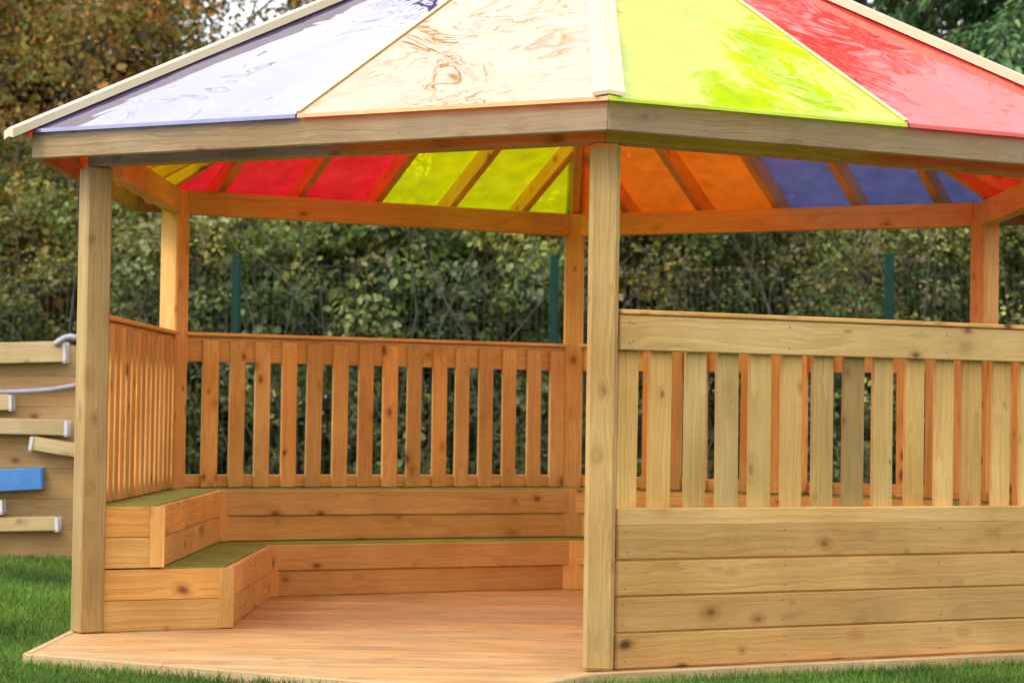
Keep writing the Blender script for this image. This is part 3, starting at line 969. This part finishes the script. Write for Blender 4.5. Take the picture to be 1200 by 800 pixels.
def in_poly(X, Y, pl):
    c = np.zeros(len(X), bool)
    for i in range(len(pl)):
        (x0, y0), (x1, y1) = pl[i], pl[(i + 1) % len(pl)]
        k = ((y0 > Y) != (y1 > Y)) & (X < (x1 - x0) * (Y - y0) / ((y1 - y0) if y1 != y0 else 1e-9) + x0)
        c ^= k
    return c


def blades(name, X, Y, hgt, wid, rng, palette):
    n = len(X)
    P = np.stack([X, Y, np.full(n, GZ - .004)], 1)
    a = rng.uniform(0, 2 * math.pi, n); side = np.stack([np.cos(a), np.sin(a), 0 * a], 1)
    b = rng.uniform(0, 2 * math.pi, n); le = np.stack([np.cos(b), np.sin(b), 0 * b], 1) * (hgt * rng.uniform(.05, .75, n))[:, None]
    up = np.stack([0 * a, 0 * a, hgt], 1)
    V = np.empty((n, 5, 3)); w = wid[:, None]
    V[:, 0] = P - side * w; V[:, 1] = P + side * w
    V[:, 2] = P + up * .55 + le * .35 + side * w * .75; V[:, 3] = P + up * .55 + le * .35 - side * w * .75
    V[:, 4] = P + up * .95 + le
    base = (np.arange(n) * 5)[:, None]
    F = np.concatenate([base + np.array([0, 1, 2, 3]), base + np.array([3, 2, 4])], 1).reshape(-1)
    me = bpy.data.meshes.new(name)
    me.vertices.add(n * 5); me.vertices.foreach_set('co', V.reshape(-1).astype(np.float32))
    me.loops.add(n * 7); me.loops.foreach_set('vertex_index', F.astype(np.int32))
    me.polygons.add(n * 2)
    st = np.stack([np.arange(n) * 7, np.arange(n) * 7 + 4], 1).reshape(-1)
    me.polygons.foreach_set('loop_start', st.astype(np.int32)); me.update(calc_edges=True)
    c = pick(palette, n, rng) * rng.uniform(.7, 1.3, (n, 1))
    patch = .85 + .3 * np.sin(X * 2.1 + 1) * np.sin(Y * 1.7) + .15 * np.sin(X * 7 + Y * 5)
    c = c * patch[:, None]
    at = me.attributes.new('leafcol', 'FLOAT_COLOR', 'POINT')
    C = np.repeat(np.concatenate([np.clip(c, .004, 1), np.ones((n, 1))], 1), 5, 0)
    at.data.foreach_set('color', C.reshape(-1).astype(np.float32))
    me.materials.append(M['grass'])
    return link(bpy.data.objects.new(name, me))


rng = np.random.default_rng(77)
GP = [(.09, .22, .024), (.12, .275, .034), (.065, .165, .02), (.16, .31, .05), (.20, .27, .07)]
nb = 400000
X = rng.uniform(-5.6, 4.2, nb); Y = rng.uniform(-4.3, 7.6, nb)
keep = ~in_poly(X, Y, [(x * 1.004, y * 1.004) for x, y in poly])
keep &= ~((Y > 4.95) & (Y < 5.12) & (X < -3.0))
X, Y = X[keep], Y[keep]
fx_ = rng.uniform(-2.6, 2.4, 160000); fy_ = rng.uniform(-4.2, -1.0, 160000)
k2 = ~in_poly(fx_, fy_, [(x * 1.004, y * 1.004) for x, y in poly]) & in_poly(fx_, fy_, [(x * 1.3, y * 1.3) for x, y in poly])
X = np.concatenate([X, fx_[k2]]); Y = np.concatenate([Y, fy_[k2]])
hg = rng.uniform(.028, .06, len(X))
# longer tufts along the deck edge where the mower misses
near = in_poly(X, Y, [(x * 1.045, y * 1.045) for x, y in poly])
hg = np.where(near, hg * rng.uniform(.9, 1.5, len(X)), hg)
gr = blades('grass', X, Y, hg, rng.uniform(.0022, .0042, len(X)), rng, GP)
tag(gr, 'short green lawn grass around the deck', 'grass', kind='stuff')

# ------------------------------------------------------------------ light, sky
SUN_EL, SUN_AZ = math.radians(40), math.atan2(-.85, -.45)     # azimuth measured from +Y towards +X
w = bpy.data.worlds.new("World"); scene.world = w; w.use_nodes = True
nt = w.node_tree; nt.nodes.clear()
sky = nt.nodes.new('ShaderNodeTexSky'); sky.sky_type = 'NISHITA'; sky.sun_disc = False
sky.sun_elevation = SUN_EL; sky.sun_rotation = SUN_AZ % (2 * math.pi)
sky.air_density = 1.0; sky.dust_density = 4.0; sky.ozone_density = 1.0
hs = nt.nodes.new('ShaderNodeHueSaturation'); hs.inputs['Saturation'].default_value = .16; hs.inputs['Value'].default_value = 1.9
cl = nt.nodes.new('ShaderNodeTexNoise'); cl.inputs['Scale'].default_value = 2.2; cl.inputs['Detail'].default_value = 6
tc = nt.nodes.new('ShaderNodeTexCoord'); nt.links.new(tc.outputs['Generated'], cl.inputs['Vector'])
mr = nt.nodes.new('ShaderNodeMapRange'); mr.inputs[1].default_value = .3; mr.inputs[2].default_value = .7; mr.inputs[3].default_value = .85; mr.inputs[4].default_value = 1.15
nt.links.new(cl.outputs['Fac'], mr.inputs[0])
bg = nt.nodes.new('ShaderNodeBackground')
st = nt.nodes.new('ShaderNodeMath'); st.operation = 'MULTIPLY'; st.inputs[1].default_value = .15
nt.links.new(mr.outputs[0], st.inputs[0]); nt.links.new(st.outputs[0], bg.inputs['Strength'])
out = nt.nodes.new('ShaderNodeOutputWorld')
veil = nt.nodes.new('ShaderNodeMix'); veil.data_type = 'RGBA'; veil.inputs[0].default_value = .62     # thin overcast
veil.inputs[7].default_value = (14.0, 14.1, 14.4, 1)
nt.links.new(sky.outputs[0], hs.inputs['Color']); nt.links.new(hs.outputs[0], veil.inputs[6]); nt.links.new(veil.outputs[2], bg.inputs['Color']); nt.links.new(bg.outputs[0], out.inputs[0])

sd = bpy.data.lights.new('sun', 'SUN'); sd.energy = 1.4; sd.angle = math.radians(14); sd.color = (1, .94, .84)
so = link(bpy.data.objects.new('sun', sd))
sv = Vector((math.sin(SUN_AZ) * math.cos(SUN_EL), math.cos(SUN_AZ) * math.cos(SUN_EL), math.sin(SUN_EL)))
so.rotation_euler = sv.to_track_quat('Z', 'Y').to_euler(); so.location = sv * 30

# ---------------------------------------------------------------------- camera
yaw, pit, roll, fpx = -.002530, .0283699, .0155193, 2895.183
fw = Vector((math.sin(yaw) * math.cos(pit), math.cos(yaw) * math.cos(pit), math.sin(pit)))
r = Vector((math.cos(yaw), -math.sin(yaw), 0)); u = r.cross(fw)
r2 = r * math.cos(roll) + u * math.sin(roll); u2 = u * math.cos(roll) - r * math.sin(roll)
cd = bpy.data.cameras.new('camera'); cam = link(bpy.data.objects.new('camera', cd))
mat = Matrix((r2, u2, -fw)).transposed().to_4x4()
mat.translation = Vector((-.29605, -10.9919, .901885))
cam.matrix_world = mat
cd.sensor_width = 36; cd.lens = 36 * fpx / 1200
cd.clip_start = .1; cd.clip_end = 600
cd.dof.use_dof = True; cd.dof.focus_distance = 9.6; cd.dof.aperture_fstop = 4.0
scene.camera = cam
scene.view_settings.view_transform = 'Standard'
scene.view_settings.look = 'None'
scene.view_settings.exposure = 0
